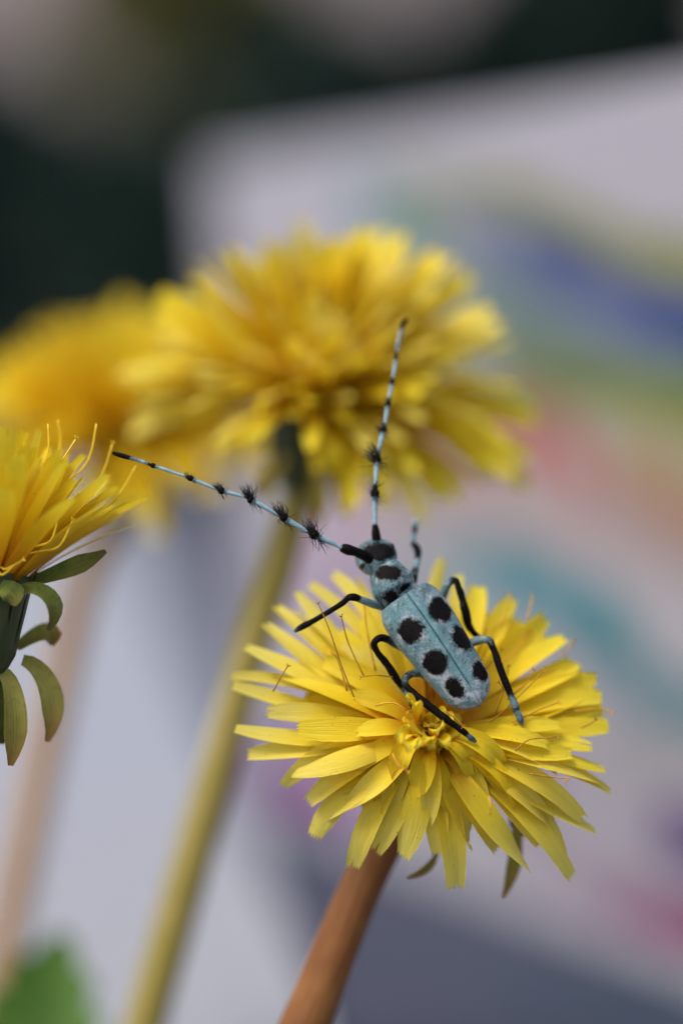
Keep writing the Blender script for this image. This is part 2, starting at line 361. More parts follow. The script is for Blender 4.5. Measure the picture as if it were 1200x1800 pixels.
def shrub(u, d, rx, ztop, mat, label, leaves=2600, leaf=0.055, z0=0.04):
    rnd = random.Random(int(u * 7 + d * 100))
    c = V(((u - 600) * K * d, d, 0)); o = empty('shrub', c, label, 'shrub', 'shrubs in front of the garden wall')
    parts = []
    for k in range(5):
        a = k * 1.3 + rnd.random(); r = rx * rnd.uniform(0.15, 0.5)
        pts = [c + V((0.02 * math.cos(a), 0.02 * math.sin(a), -0.02)), c + V((r * 0.4 * math.cos(a), r * 0.4 * math.sin(a), ztop * 0.4)), c + V((r * math.cos(a), r * math.sin(a), ztop * 0.85))]
        cm = [V(p) for p in catmull([tuple(p) for p in pts], 4)]
        parts.append(tube(cm, [0.016 * (1 - 0.8 * i / (len(cm) - 1)) for i in range(len(cm))], 6))
    v_, f_, u_ = join(parts); mk('trunk', v_, f_, M['bark'], o, uvs=u_)
    lobes = []
    for k in range(30):
        a = rnd.uniform(0, 2 * math.pi); rr = math.sqrt(rnd.random()); hh = rnd.uniform(0.1, 0.95)
        lobes.append((c + V((rx * 0.85 * rr * math.cos(a), rx * 0.8 * rr * math.sin(a), z0 + (ztop - z0) * hh)), rx * rnd.uniform(0.28, 0.46)))
    vs, fs = [], []
    for i in range(leaves * 3):
        lc, lr = lobes[i % len(lobes)]
        dr = V((rnd.gauss(0, 1), rnd.gauss(0, 1), rnd.gauss(0, 1))).normalized()
        p = lc + dr * lr * (rnd.random() ** 0.4); p.z = max(p.z, 0.02); p.z = min(p.z, ztop + 0.03)
        ax = (dr + V((rnd.gauss(0, .7), rnd.gauss(0, .7), rnd.gauss(0, .7)))).normalized(); sd_ = ax.orthogonal().normalized()
        sd_ = Matrix.Rotation(rnd.uniform(0, 6.28), 3, ax) @ sd_; s = leaf * rnd.uniform(0.6, 1.3); k0 = len(vs)
        nn = ax.cross(sd_)
        vs += [p, p + ax * s * .5 + sd_ * s * .28 + nn * s * .08, p + ax * s, p + ax * s * .5 - sd_ * s * .28 + nn * s * .08]
        fs.append((k0, k0 + 1, k0 + 2, k0 + 3))
    mk('crown', vs, fs, mat, o, smooth=False)
zt = lambda vtop, d: CH + ((900 - vtop) * K - math.tan(PITCH)) * d
def hedge(u, half, vtop, d, mat, label, n=2400): shrub(u, d, half / 1.2 * K * d, zt(vtop, d), mat, label, n)
hedge(40, 210, 130, 3.2, M['fol_dark'], 'low dark bluish green shrub left of the taller olive shrub')
hedge(330, 225, -170, 3.4, M['fol_olive'], 'slender olive green shrub rising between dark shrubs', 2600)
hedge(330, 250, 250, 3.0, M['fol_dark'], 'low dark shrub in front of the olive shrub')
hedge(585, 165, 0, 3.3, M['fol_dark'], 'dark green rounded shrub just right of the olive shrub')
hedge(780, 180, 95, 3.5, M['fol_dark'], 'low dark shrub below the bare patch of pale wall')
hedge(1070, 270, -260, 3.4, M['fol_dark'], 'tall broad dark green shrub above the painted card', 4200)
hedge(-420, 300, 60, 4.1, M['fol_mid'], 'green shrub at the far end of the row by the pale path', 3000)

# ------------------------------------------------------------------ dandelions
def petal_grid(curve, ref, wid, nr, nc, rnd, tooth, cup, twist, wprof=None, cleft=None, curl=0.0):
    """curve(t) -> point; ref = direction the upper face looks to; returns verts, faces, uvs"""
    vs, fs, uv = [], [], []
    pts = [curve(i / nr) for i in range(nr + 1)]
    tl = [rnd.uniform(0.6, 1.25) for _ in range(nc + 1)]
    for i, p in enumerate(pts):
        t = i / nr; tan = (curve(min(t + 0.04, 1)) - curve(max(t - 0.04, 0))).normalized()
        rf = ref - tan * ref.dot(tan)
        if rf.length < 1e-6: rf = tan.orthogonal()
        rf.normalize(); rf = Matrix.Rotation(twist * t, 3, tan) @ rf; sd_ = tan.cross(rf)
        w_ = wid * (0.42 + 0.58 * min(1, t / 0.55) ** 0.8) * (1 - 0.34 * max(0, (t - 0.68) / 0.32) ** 1.5)
        for j in range(nc + 1):
            s = 2 * j / nc - 1
            q = p + sd_ * (s * w_ / 2) + rf * ((s * s - 0.35) * cup * w_ * (1.25 - 0.55 * t)) + rf * (curl * w_ * max(0, t - 0.8) * 5 * abs(s) ** 3)
            if i == nr:
                if j % 2 == 1: q = q + tan * tooth * tl[j]
                else: q = q - tan * tooth * 0.25 * tl[j]
                if cleft is not None and j == cleft[0]: q = q - tan * cleft[1]
                if j in (0, nc): q = q - tan * tooth * 0.8
            elif i == nr - 1 and cleft is not None and j == cleft[0]: q = q - tan * cleft[1] * 0.6
            vs.append(q); uv.append((j / nc, t))
    m = nc + 1
    for i in range(nr):
        for j in range(nc):
            a = i * m + j; fs.append((a, a + 1, a + m + 1, a + m))
    return vs, fs, uv
def bez(p0, p1, p2, p3):
    return lambda t: p0 * (1 - t) ** 3 + p1 * 3 * t * (1 - t) ** 2 + p2 * 3 * t * t * (1 - t) + p3 * t ** 3
def frame_of(n, roll=0.0):
    n = n.normalized(); e1 = RIGHT - n * RIGHT.dot(n); e1.normalize(); return e1, n.cross(e1)

# shared petal shapes (length 1 along X, upper face +Z)
SH = {}
def shared_shapes(key, mat, nshape=6, bend=(-0.1, 0.2), nr=6, nc=4, wid=(0.115, 0.155)):
    out = []; rnd = random.Random(key)
    for k in range(nshape):
        bd = bend[0] + (bend[1] - bend[0]) * k / (nshape - 1)
        c = bez(V((0, 0, 0)), V((0.33, 0, 0.05)), V((0.7, rnd.uniform(-.03, .03), 0.04 - bd * 0.25)), V((0.97, rnd.uniform(-.06, .06), -bd)))
        v_, f_, u_ = petal_grid(c, V((0, 0, 1)), rnd.uniform(*wid), nr, nc, rnd, 0.025, rnd.uniform(0.08, 0.22), rnd.uniform(-.5, .5))
        out.append(mesh_of('petal', v_, f_, mat, u_))
    SH[key] = out
shared_shapes('yellow', M['petal']); shared_shapes('gold', M['petal_gold']); shared_shapes('pale', M['petal_pale'])
def stem(parent, pts, mat, r0, r1, name='stem'):
    c = catmull([tuple(p) for p in pts], 7); m = len(c)
    vs, fs, uv = tube([V(p) for p in c], [r0 + (r1 - r0) * i / (m - 1) for i in range(m)], 16)
    return mk(name, vs, fs, mat, parent, uvs=uv)
def involucre(parent, O, n, r, h, mat, bractmat, nb=16, seed=1):
    rnd = random.Random(seed); e1, e2 = frame_of(n); prof = [(-h, r * 0.42), (-h * 0.94, r * 0.72), (-h * 0.75, r * 0.92), (-h * 0.45, r), (-h * 0.15, r * 0.95), (0.0, r * 0.98), (h * 0.06, r * 0.8), (h * 0.08, 0.0002)]
    vs, fs, uv = [], [], []; m = 24
    for i, (z, rr) in enumerate(prof):
        for k in range(m):
            a = 2 * math.pi * k / m; q = rr * (1 + 0.04 * math.cos(8 * a))
            vs.append(O + n * z + (e1 * math.cos(a) + e2 * math.sin(a)) * q); uv.append((k / m * 2, i * 2))
    for i in range(len(prof) - 1):
        for k in range(m):
            k2 = (k + 1) % m; fs.append((i * m + k, i * m + k2, (i + 1) * m + k2, (i + 1) * m + k))
    o = mk('involucre', vs, fs, mat, parent, O, uvs=uv)
    for k in range(nb):                                    # upright bracts hugging the cup
        a = 2 * math.pi * (k + rnd.uniform(-.2, .2)) / nb; d = e1 * math.cos(a) + e2 * math.sin(a)
        L = h * rnd.uniform(1.0, 1.2)
        c = bez(O - n * h * 0.9 + d * r * 0.78, O - n * h * 0.55 + d * r * 1.1, O - n * h * 0.1 + d * r * 1.06, O + n * (L - h) + d * r * rnd.uniform(1.1, 1.35))
        v_, f_, u_ = petal_grid(c, -d, r * 0.45, 6, 2, rnd, 0, 0.1, 0)
        mk('bract', v_, f_, mat, o, c(0), uvs=u_)
    return o
def outer_bract(parent, p0, p1, p2, p3, wid, mat, ref, seed=3, twist=0.2):
    rnd = random.Random(seed); v_, f_, u_ = petal_grid(bez(p0, p1, p2, p3), ref, wid, 10, 4, rnd, 0, 0.16, twist)
    # pointed end
    m = 5; c = sum((V(x) for x in v_[-m:]), V()) / m
    for i in range(3):
        for j in range(m):
            k = len(v_) - (i + 1) * m + j; cc = sum((V(x) for x in v_[len(v_) - (i + 1) * m:len(v_) - i * m or None]), V()) / m
            v_[k] = cc + (v_[k] - cc) * (0.25, 0.6, 0.85)[i]
    return mk('outer_bract', v_, f_, mat, parent, p0, uvs=u_)
def style(parent, pts, r, mat, fork=True):
    c = [V(p) for p in catmull([tuple(p) for p in pts], 4)]; parts = [tube(c, [r * (1 - 0.3 * i / len(c)) for i in range(len(c))], 5)]
    if fork:
        t = (c[-1] - c[-2]).normalized(); s = t.orthogonal().normalized(); L = 0.5 * MM
        for g in (-1, 1):
            q = [c[-1], c[-1] + t * L * .5 + s * g * L * .35, c[-1] + t * L * .6 + s * g * L * .8]
            parts.append(tube(q, [r * .8, r * .7, r * .4], 5))
    v_, f_, u_ = join(parts); return mk('style', v_, f_, mat, parent, c[0], uvs=u_)
def bloom(parent, O, n, N, L, key, phi_out, phi_in, seed, r0=4.0, Lin=0.45, az_keep=None, len_fn=None, phi_fn=None, styles=14, keys2=None):
    """petals of a flower seen out of focus: shapes shared, each petal its own object"""
    rnd = random.Random(seed); e1, e2 = frame_of(n)
    for i in range(N):
        f = math.sqrt((i + 0.5) / N)                     # 0 centre .. 1 rim
        th = i * 2.399963 + rnd.uniform(-.15, .15)
        phi = R(phi_in + (phi_out - phi_in) * f ** 1.3) + rnd.gauss(0, 0.09)
        rad = e1 * math.cos(th) + e2 * math.sin(th)
        if phi_fn: phi += phi_fn(rad)
        d = n * math.cos(phi) + rad * math.sin(phi)
        up = n * math.sin(phi) - rad * math.cos(phi)
        up = (up + d.cross(up) * rnd.gauss(0, 0.25)).normalized(); y = up.cross(d)
        ln = L * (Lin + (1 - Lin) * f ** 0.8) * rnd.uniform(0.88, 1.1)
        if len_fn: ln *= len_fn(rad)
        b = O + rad * r0 * MM * f * 0.9 - n * 2.2 * MM * f ** 2
        mset = SH[key if not keys2 or rnd.random() < 0.55 else keys2]
        k = min(len(mset) - 1, max(0, int((f ** 2) * len(mset) * 0.8 + rnd.uniform(-1, 1.2))))
        rot = Matrix((d, y, up)).transposed().to_quaternion()
        o = link('petal', mset[k], parent, b, rot); ws = rnd.uniform(0.85, 1.2) * ln
        o.scale = (ln, ws, ln)
    for i in range(styles):
        th = rnd.uniform(0, 6.28); phi = rnd.uniform(0.2, 1.1); rad = e1 * math.cos(th) + e2 * math.sin(th)
        d = n * math.cos(phi) + rad * math.sin(phi); ln = L * rnd.uniform(.6, .9)
        s = d.orthogonal().normalized() * rnd.uniform(-1.5, 1.5) * MM
        style(parent, [O + rad * 2 * MM, O + d * ln * .6 + s, O + d * ln], 0.2 * MM, M['style'])

# ---- 1: the one that carries the beetle
HB = P(235, 2425, 0.364)
HB.z = 0.009
hero = empty('dandelion', HB, 'open yellow dandelion carrying the spotted blue beetle, on a thick reddish brown stem', 'dandelion', 'dandelions')
HO = Q(750, 1292, 4.5)
hn = (RIGHT * 0.06 + UP * 0.50 - FWD * 0.86).normalized(); hx, hy = frame_of(hn)
involucre(hero, HO - hn * 3.0 * MM, hn, 4.6 * MM, 12 * MM, M['green_dark'], M['bract'], 14, 5)
stem(hero, [HO - hn * 14.2 * MM, Q(648, 1530, 17), Q(588, 1670, 17), Q(536, 1800, 16.5), Q(425, 2040, 15), HB], M['stem_red'], 2.45 * MM, 3.7 * MM)
hr = random.Random(11); NPET = [0]
def hero_petal(tu, tv, layer=0.5, w=2.6, lift=0.18, dz=None, mat='petal', twist=None, cup=None, cleft=None, b=None, curl=0.0, droop=0.0, tooth=0.45):
    """tip at photo pixel; distance from the flower's own disc plane (upper ones lie back, lower ones hang)"""
    pc = px(HO); dx = (tu - pc[0]) * F0 * K; dy = (pc[1] - tv) * F0 * K
    tow = -(0.06 * dx + 0.50 * dy) / 0.86
    tow *= 0.95 if dy > 0 else 0.22
    tow += (layer - 0.4) * 6.5 * MM
    if dz is not None: tow = dz * MM
    tip = Q(tu, tv, 4.5 - tow / MM)
    rad = (tip - HO); rad -= hn * rad.dot(hn); rl = rad.length; rad = rad / max(rl, 1e-6)
    base = HO + rad * min(rl * .3, (4.2 - 3.0 * layer) * MM) + hn * (layer - 0.6) * 3.5 * MM
    if b: base = Q(*b)
    ch = tip - base; Ln = ch.length
    p1 = base + ch * 0.30 + hn * Ln * lift * 1.1; wig = hr.gauss(0, 0.05) * Ln; sw = hn.cross(rad) * hr.gauss(0, 0.06) * Ln
    p1 += sw; p2 = base + ch * 0.72 + hn * (Ln * (lift * 0.9 + droop) + wig) + sw
    ref = (hn - rad * 0.55).normalized()
    tw = hr.gauss(0, 0.42) if twist is None else twist
    cl = cleft if cleft is not None else ((hr.choice([2, 4, 6]), hr.uniform(.6, 2.2) * MM) if hr.random() < 0.25 else None)
    v_, f_, u_ = petal_grid(bez(base, p1, p2, tip), ref, w * MM, 9, 10, hr, tooth * hr.uniform(.6, 1.4) * MM, hr.choice([-.1, .06, .12, .2, .28]) if cup is None else cup, tw, cleft=cl, curl=curl)
    mk('petal', v_, f_, M[mat], hero, base, uvs=u_); NPET[0] += 1
# the ones the photograph lets you pick out
PL = [ # tip u, v, layer, width mm, lift
 (435,1138,.35,2.6,.12,'petal_pale'),(410,1189,.15,1.7,.06,'petal_pale'),(411,1205,.12,1.7,.04,'petal_pale'),
 (488,1193,.6,2.9,.15,'petal'),(472,1252,.45,2.4,.10,'petal_pale'),(415,1281,.2,2.0,.05,'petal_pale'),
 (525,1281,.7,2.9,.18,'petal'),(438,1327,.25,2.6,.08,'petal_pale'),(519,1358,.55,2.9,.14,'petal_pale'),
 (499,1380,.3,2.4,.08,'petal_pale'),(554,1468,.15,3.0,.08,'petal_pale'),(605,1420,.55,2.9,.22,'petal_pale'),
 (620,1523,.15,2.7,.14,'petal_pale'),(636,1483,.3,2.5,.14,'petal_pale'),(690,1378,.8,2.5,.38,'petal'),
 (629,1287,.9,2.3,.26,'petal'),(616,1222,.85,2.2,.16,'petal'),(708,1503,.35,3.3,.16,'petal_pale'),
 (752,1446,.6,2.4,.28,'petal_pale'),(734,1395,.75,2.9,.34,'petal'),(627,1347,.75,2.5,.24,'petal'),
 (800,1560,.1,3.2,.10,'petal_pale'),(824,1485,.35,3.3,.18,'petal_pale'),(928,1527,.3,3.1,.16,'petal_pale'),
 (1003,1540,.05,2.8,.10,'petal_pale'),(985,1500,.05,2.4,.08,'petal_pale'),(914,1428,.55,2.5,.20,'petal'),(886,1396,.65,2.3,.24,'petal'),
 (828,1362,.85,2.4,.34,'petal'),(830,1341,.9,2.1,.36,'petal'),(881,1341,.9,2.3,.26,'petal'),(978,1352,.6,2.9,.14,'petal_pale'),
 (1021,1437,.35,2.3,.12,'petal_pale'),(1072,1393,.2,2.2,.05,'petal_pale'),(1046,1462,.1,2.6,.06,'petal_pale'),(1052,1376,.35,2.0,.08,'petal_pale'),
 (1061,1352,.35,2.0,.08,'petal'),(980,1274,.8,2.4,.12,'petal'),(960,1308,.85,2.0,.14,'petal'),(1002,1325,.7,2.2,.12,'petal'),
 (1037,1312,.5,2.4,.08,'petal'),(1066,1277,.3,2.6,.05,'petal'),(1055,1226,.35,2.6,.05,'petal'),(1046,1193,.4,2.4,.06,'petal'),
 (1011,1182,.45,2.6,.06,'petal'),(989,1123,.35,2.9,.05,'petal'),(956,1087,.35,3.3,.05,'petal'),(898,1054,.3,3.0,.05,'petal'),
 (839,1032,.3,3.0,.05,'petal'),(777,985,.1,2.2,.03,'petal_pale'),(806,1012,.15,2.0,.03,'petal_pale'),
 (466,1098,.25,2.4,.06,'petal_pale'),(486,1068,.3,2.4,.06,'petal_pale'),(525,1043,.3,2.2,.05,'petal_pale'),(547,1028,.2,2.0,.04,'petal_pale'),
 (587,1010,.2,1.9,.03,'petal_pale'),(627,1017,.25,2.4,.03,'petal'),(519,1072,.45,1.8,.08,'petal_pale'),(572,1164,.72,2.8,.12,'petal'),
 (600,1110,.6,2.4,.06,'petal'),(640,1090,.55,2.6,.05,'petal'),(560,1100,.5,2.2,.05,'petal'),(690,1060,.35,2.8,.03,'petal'),(740,1050,.3,2.8,.03,'petal'),
 (580,1440,.3,2.8,.1,'petal_pale'),(662,1496,.25,2.8,.1,'petal_pale'),(676,1440,.5,2.6,.16,'petal_pale'),(770,1500,.3,2.8,.12,'petal_pale'),(852,1440,.5,2.7,.16,'petal_pale'),(872,1492,.25,2.8,.1,'petal_pale'),(950,1482,.3,2.7,.1,'petal_pale'),(962,1440,.45,2.5,.12,'petal_pale'),(992,1416,.45,2.4,.1,'petal_pale'),(545,1408,.4,2.6,.1,'petal_pale'),(790,1420,.65,2.6,.2,'petal'),(655,1400,.6,2.6,.2,'petal'),
 (638,1135,.7,1.7,.08,'petal_pale'),(604,1135,.68,1.6,.08,'petal_pale'),
]
for (u, v, la, w_, li, mt) in PL: hero_petal(u, v, la, w_ * 1.08, li * 1.15 + (0.12 if v > 1330 else 0.0), mat=mt)
# filling ranks between them
for i in range(128):
    th = i * 2.399963 + hr.uniform(-.1, .1); f = 0.42 + 0.58 * ((i * 0.61803) % 1.0)
    cx, sy = math.cos(th), math.sin(th)
    if sy > 0: f = max(f, 0.55)
    rx = 305; ry = 262 if sy > 0 else 236
    lay = 0.75 - 0.65 * f
    if sy < -0.1 and f > 0.85: f *= 0.92
    if sy < -0.15 and 0.5 < f and hr.random() < 0.3: continue
    hero_petal(752 + rx * f * cx + (10 if cx > 0 else 0), 1296 - ry * f * sy, lay, hr.uniform(2.0, 3.1), (0.06 if sy > 0 else 0.2) * hr.uniform(.6, 1.4), mat='petal' if (f < 0.8 or sy > 0.2) else 'petal_pale')
for i in range(30):
    th = i * 2.399963; f = math.sqrt((i + .5) / 30)
    hero_petal(752 + 62 * f * math.cos(th), 1288 - 40 * f * math.sin(th), 0.95, hr.uniform(1.9, 2.8), hr.uniform(.2, .5), dz=hr.uniform(1.8, 4.6), cup=hr.uniform(.0, .25), cleft=(4, 0), b=(752 + 26 * f * math.cos(th), 1292 - 22 * f * math.sin(th), 5.5), tooth=.3)
# young, still curled florets in the middle
for (u, v, dz, w_, b, tw) in [(772, 1284, 9, 2.0, (764, 1300, 2), 0.6), (748, 1300, 9.5, 1.7, (745, 1312, 2), -.4), (722, 1236, 7.5, 2.3, (728, 1272, 2), 1.1), (735, 1312, 10, 1.6, (742, 1316, 2), .3),
                              (758, 1314, 9.5, 1.6, (755, 1310, 2), .1), (720, 1320, 9, 1.8, (735, 1306, 2), .2), (786, 1312, 9, 1.7, (766, 1304, 2), -.2), (700, 1300, 8, 1.9, (728, 1298, 2), .1)]:
    hero_petal(u, v, 0.9, w_, 0.45, dz=dz, b=b, twist=tw, cup=0.35, mat='petal')
# styles: thin, amber to brown, curling
for pts, dk in [([(622,1225,1),(600,1170,0),(580,1110,-1),(560,1062,-1)],1),([(640,1190,3),(612,1130,2),(600,1085,1)],1),([(660,1180,4),(645,1110,4),(640,1060,5)],0),
    ([(610,1215,-2),(594,1160,-2.5),(585,1150,-3)],0),([(690,1190,2),(660,1187,1),(636,1190,1)],1),([(860,1270,1),(900,1235,2),(955,1180,3)],1),([(890,1230,3),(925,1200,3),(936,1178,4)],1),
    ([(850,1180,5),(866,1160,6),(880,1143,6)],1),([(880,1215,5),(890,1190,6),(893,1172,6)],1),([(900,1270,2),(945,1248,3),(980,1235,4)],0),([(905,1320,-2),(930,1300,-2),(978,1296,-2)],1),
    ([(870,1180,8),(900,1150,10),(930,1110,12)],0),([(985,1150,9),(1000,1140,10),(1008,1128,10)],0),([(1010,1250,6),(1050,1245,6),(1074,1252,6)],0),([(930,1360,0),(970,1366,0),(998,1368,-1),(996,1372,-1)],1),
    ([(880,1100,9),(890,1070,11),(897,1045,12)],0),([(925,1090,10),(932,1065,11),(936,1048,12)],0),([(690,1325,-4),(700,1345,-6),(716,1356,-6)],0),([(858,1400,-5),(862,1415,-6),(860,1428,-6)],0),
    ([(780,1250,-1),(800,1262,-1),(812,1275,-2)],1),([(870,1255,2),(884,1215,1),(876,1200,0)],1),([(710,1150,4),(715,1120,5),(725,1100,5)],0),([(480,1215,-2),(494,1190,-3),(505,1172,-3)],1),
    ([(1020,1280,4),(1040,1270,4),(1045,1266,4)],1),([(660,1240,0),(690,1235,-1),(715,1250,-1)],0)]:
    style(hero, [Q(u, v, d) for u, v, d in pts], (0.10 if dk else 0.13) * MM, M['style_dark'] if dk else M['style'])
# outer bracts curling out below
outer_bract(hero, Q(758, 1440, 12), Q(775, 1480, 11), Q(775, 1525, 9), Q(716, 1543, 8), 1.6 * MM, M['bract_yellow'], V((1, 0, 0.3)), 4)
outer_bract(hero, Q(905, 1420, 12), Q(908, 1470, 12), Q(908, 1520, 11), Q(884, 1578, 10), 2.0 * MM, M['bract_yellow'], V((0.5, -1, 0)), 5)
outer_bract(hero, Q(905, 1405, 14), Q(912, 1430, 13), Q(915, 1450, 12), Q(918, 1470, 12), 3.0 * MM, M['green_dark'], V((0.2, -1, 0)), 6)

# ---- 2: rear flower, soft, behind the upright antenna
RO = P(552, 676, 0.408)
RB = P(118, 2250, 0.418); RB.z = 0.009
rear = empty('dandelion', RB, 'large yellow dandelion on an olive stem, behind the upright antenna of the beetle', 'dandelion', 'dandelions')
rn = (RIGHT * 0.12 + UP * 0.86 - FWD * 0.50).normalized()
involucre(rear, RO - rn * 4 * MM, rn, 5.6 * MM, 13 * MM, M['green_dark'], M['bract'], 16, 8)
stem(rear, [RO - rn * 16 * MM, P(500, 960, 0.417), P(452, 1110, 0.418), P(398, 1300, 0.418), P(330, 1540, 0.418), P(255, 1800, 0.418), P(185, 2050, 0.418), RB], M['stem_olive'], 2.6 * MM, 3.3 * MM)
bloom(rear, RO, rn, 296, 25 * MM, 'yellow', 97, 6, 22, 5.2, 0.76, keys2='pale', phi_fn=lambda r: ((-0.42 if r.dot(RIGHT) < 0.0 else 0.06) if r.dot(-FWD) > 0.3 else 0.0), len_fn=lambda r: 1.0 + 0.08 * r.dot(RIGHT) - (0.2 if r.dot(-FWD) > 0.35 else 0))
for k, (du, dv, g) in enumerate([(-70, 40, 1), (60, 70, 1), (20, 90, 1)]):
    b0 = P(540 + du * .5, 800, 0.40); outer_bract(rear, b0, b0 + UP * -4 * MM + RIGHT * du * .05 * MM, P(540 + du * 1.1, 840 + dv * .3, 0.396), P(540 + du, 840 + dv, 0.398), 2.6 * MM, M['bract_yellow'], -FWD, 30 + k)

# ---- 3: lower flower further back
FO = P(215, 742, 0.472)
FB = P(-75, 2010, 0.478); FB.z = 0.009
far = empty('dandelion', FB, 'golden dandelion on a tan stem, furthest back, beyond the tip of the sideways antenna', 'dandelion', 'dandelions')
fn = (RIGHT * 0.05 + UP * 0.93 - FWD * 0.36).normalized()
involucre(far, FO - fn * 4 * MM, fn, 5.6 * MM, 13 * MM, M['green_dark'], M['bract'], 16, 9)
stem(far, [FO - fn * 16 * MM, P(150, 1020, 0.478), P(95, 1250, 0.479), P(30, 1560, 0.479), P(-25, 1820, 0.479), FB], M['stem_tan'], 2.5 * MM, 3.2 * MM)
bloom(far, FO, fn, 270, 24.5 * MM, 'gold', 100, 12, 33, 4.6, 0.55, keys2='yellow', phi_fn=lambda r: (-0.12 if r.dot(-FWD) > 0.3 else -0.04))

# ---- 4: flower cut by the picture's edge, curled bracts
LO = P(-22, 1005, 0.352)
LB = P(-120, 2490, 0.352); LB.z = 0.009
left = empty('dandelion', LB, 'half-open dandelion with curled back green bracts beside the tip of the sideways antenna', 'dandelion', 'dandelions')
ln_ = (RIGHT * 0.10 + UP * 0.985 + FWD * 0.12).normalized()
involucre(left, LO - ln_ * 1.0 * MM, ln_, 4.9 * MM, 12 * MM, M['green_dark'], M['bract'], 14, 12)
stem(left, [LO - ln_ * 13 * MM, P(-40, 1400, 0.352), P(-75, 1900, 0.352), LB], M['stem_olive'], 2.4 * MM, 3.2 * MM)
lr_ = random.Random(5); lx, ly = frame_of(ln_)
def left_petal(th, phi, L, w_, layer, bendout=0.1, mat='petal'):
    rad = lx * math.cos(th) + ly * math.sin(th)
    d0 = ln_ * math.cos(phi - .25) + rad * math.sin(phi - .25); d1 = ln_ * math.cos(phi + bendout) + rad * math.sin(phi + bendout)
    b = LO + rad * (1.2 + 3.4 * layer) * MM + ln_ * (0.4 - layer) * 1.5 * MM
    c = bez(b, b + d0 * L * .34, b + (d0 * .45 + d1 * .25) * L, b + (d0 * .45 + d1 * .55) * L)
    cl = (lr_.choice([2, 4, 6]), lr_.uniform(1, 4.5) * MM) if lr_.random() < .3 else None
    v_, f_, u_ = petal_grid(c, -rad, w_ * MM, 9, 10, lr_, 0.5 * MM, lr_.uniform(.03, .16), lr_.gauss(0, .3), cleft=cl)
    mk('petal', v_, f_, M[mat], left, b, uvs=u_)
for i in range(120):
    f = math.sqrt((i + .5) / 120); th = i * 2.399963 + lr_.uniform(-.15, .15)
    left_petal(th, R(6 + 52 * f ** 1.3) + lr_.gauss(0, .06), (16.0 + 1.5 * f) * lr_.uniform(.86, 1.1) * MM, lr_.uniform(2.4, 3.8), f, lr_.uniform(-.22, .12), 'petal_gold' if lr_.random() < .6 else 'petal')
for (u, v, u0, v0, d) in [(170, 745, 155, 810, 2), (198, 780, 172, 850, 4), (240, 818, 196, 885, 3), (85, 745, 84, 800, 0), (102, 738, 106, 790, 6), (134, 772, 106, 815, -2), (66, 812, 46, 828, -4), (46, 846, 18, 862, -6), (136, 868, 100, 925, -4), (128, 915, 105, 960, -6), (102, 912, 90, 950, -6), (40, 985, 12, 1000, -7), (30, 990, 6, 1010, -7)]:
    b = LO + ln_ * 1 * MM; m1 = P(u0, v0, 0.352 + d * MM); t1 = P(u, v, 0.352 + d * MM)
    style(left, [b + (m1 - b) * .25, b + (m1 - b) * .7, m1, t1], 0.17 * MM, M['style_yellow'], fork=lr_.random() < .3)
bb = lambda u, v, d=0: P(u, v, 0.352 + d * MM)
outer_bract(left, bb(40, 1030, 0), bb(90, 1010, -1), bb(140, 1000, -1), bb(186, 968, 0), 2.7 * MM, M['bract'], UP - FWD * 1.2, 41)
outer_bract(left, bb(30, 1040, -4), bb(70, 1020, -6), bb(118, 1060, -6), bb(86, 1108, -5), 2.8 * MM, M['bract'], RIGHT * .7 - FWD + UP * .5, 42, -.3)
outer_bract(left, bb(-20, 1035, -5), bb(10, 1030, -6), bb(30, 1040, -6), bb(26, 1065, -6), 3.0 * MM, M['bract'], UP - FWD, 43)
outer_bract(left, bb(30, 1140, 3), bb(70, 1110, 5), bb(100, 1100, 6), bb(92, 1135, 6), 3.0 * MM, M['bract_yellow'], UP - FWD, 44)
outer_bract(left, bb(40, 1160, 1), bb(80, 1170, 1), bb(108, 1240, 2), bb(84, 1304, 2), 3.2 * MM, M['bract_yellow'], RIGHT * .8 - FWD, 45)
outer_bract(left, bb(0, 1180, -2), bb(30, 1190, -3), bb(30, 1290, -2), bb(20, 1346, -2), 3.4 * MM, M['bract_yellow'], RIGHT - FWD, 46)
outer_bract(left, bb(-10, 1180, 2), bb(0, 1220, 3), bb(10, 1270, 3), bb(4, 1308, 3), 3.0 * MM, M['bract'], RIGHT - FWD, 47)
# toothed green leaf rising from the rear plant
def leaf_blade(parent, pts, widths, mat, ref):
    c = catmull([tuple(p) + (w_,) for p, w_ in zip(pts, widths)], 7); vs, fs, uv = [], [], []; m = len(c)
    for i, (x, y, z, w_) in enumerate(c):
        p = V((x, y, z)); a = V(c[min(i + 1, m - 1)][:3]) - V(c[max(i - 1, 0)][:3]); a.normalize()
        rf = (ref - a * ref.dot(a)).normalized(); s = a.cross(rf); ww = w_ * (1 + 0.16 * ((i % 4) - 1.5) / 1.5)
        for j, q in enumerate((-1, -.5, 0, .5, 1)):
            vs.append(p + s * q * ww + rf * abs(q) * ww * .25); uv.append((j / 4, i / m * 20))
    for i in range(m - 1):
        for j in range(4): k = i * 5 + j; fs.append((k, k + 1, k + 6, k + 5))
    return mk('leaf', vs, fs, mat, parent, V(pts[0]), uvs=uv)
leaf_blade(rear, [RB, P(40, 2080, 0.43), P(58, 1880, 0.445), P(84, 1740, 0.452), P(112, 1640, 0.456)], [1.5 * MM, 5 * MM, 9.5 * MM, 7.5 * MM, 1.0 * MM], M['leaf'], -FWD + RIGHT * .2)
leaf_blade(far, [FB, P(-60, 1990, 0.462), P(10, 1850, 0.47), P(45, 1760, 0.474), P(60, 1700, 0.478)], [1.5 * MM, 5 * MM, 7 * MM, 5 * MM, 0.5 * MM], M['leaf'], -FWD)

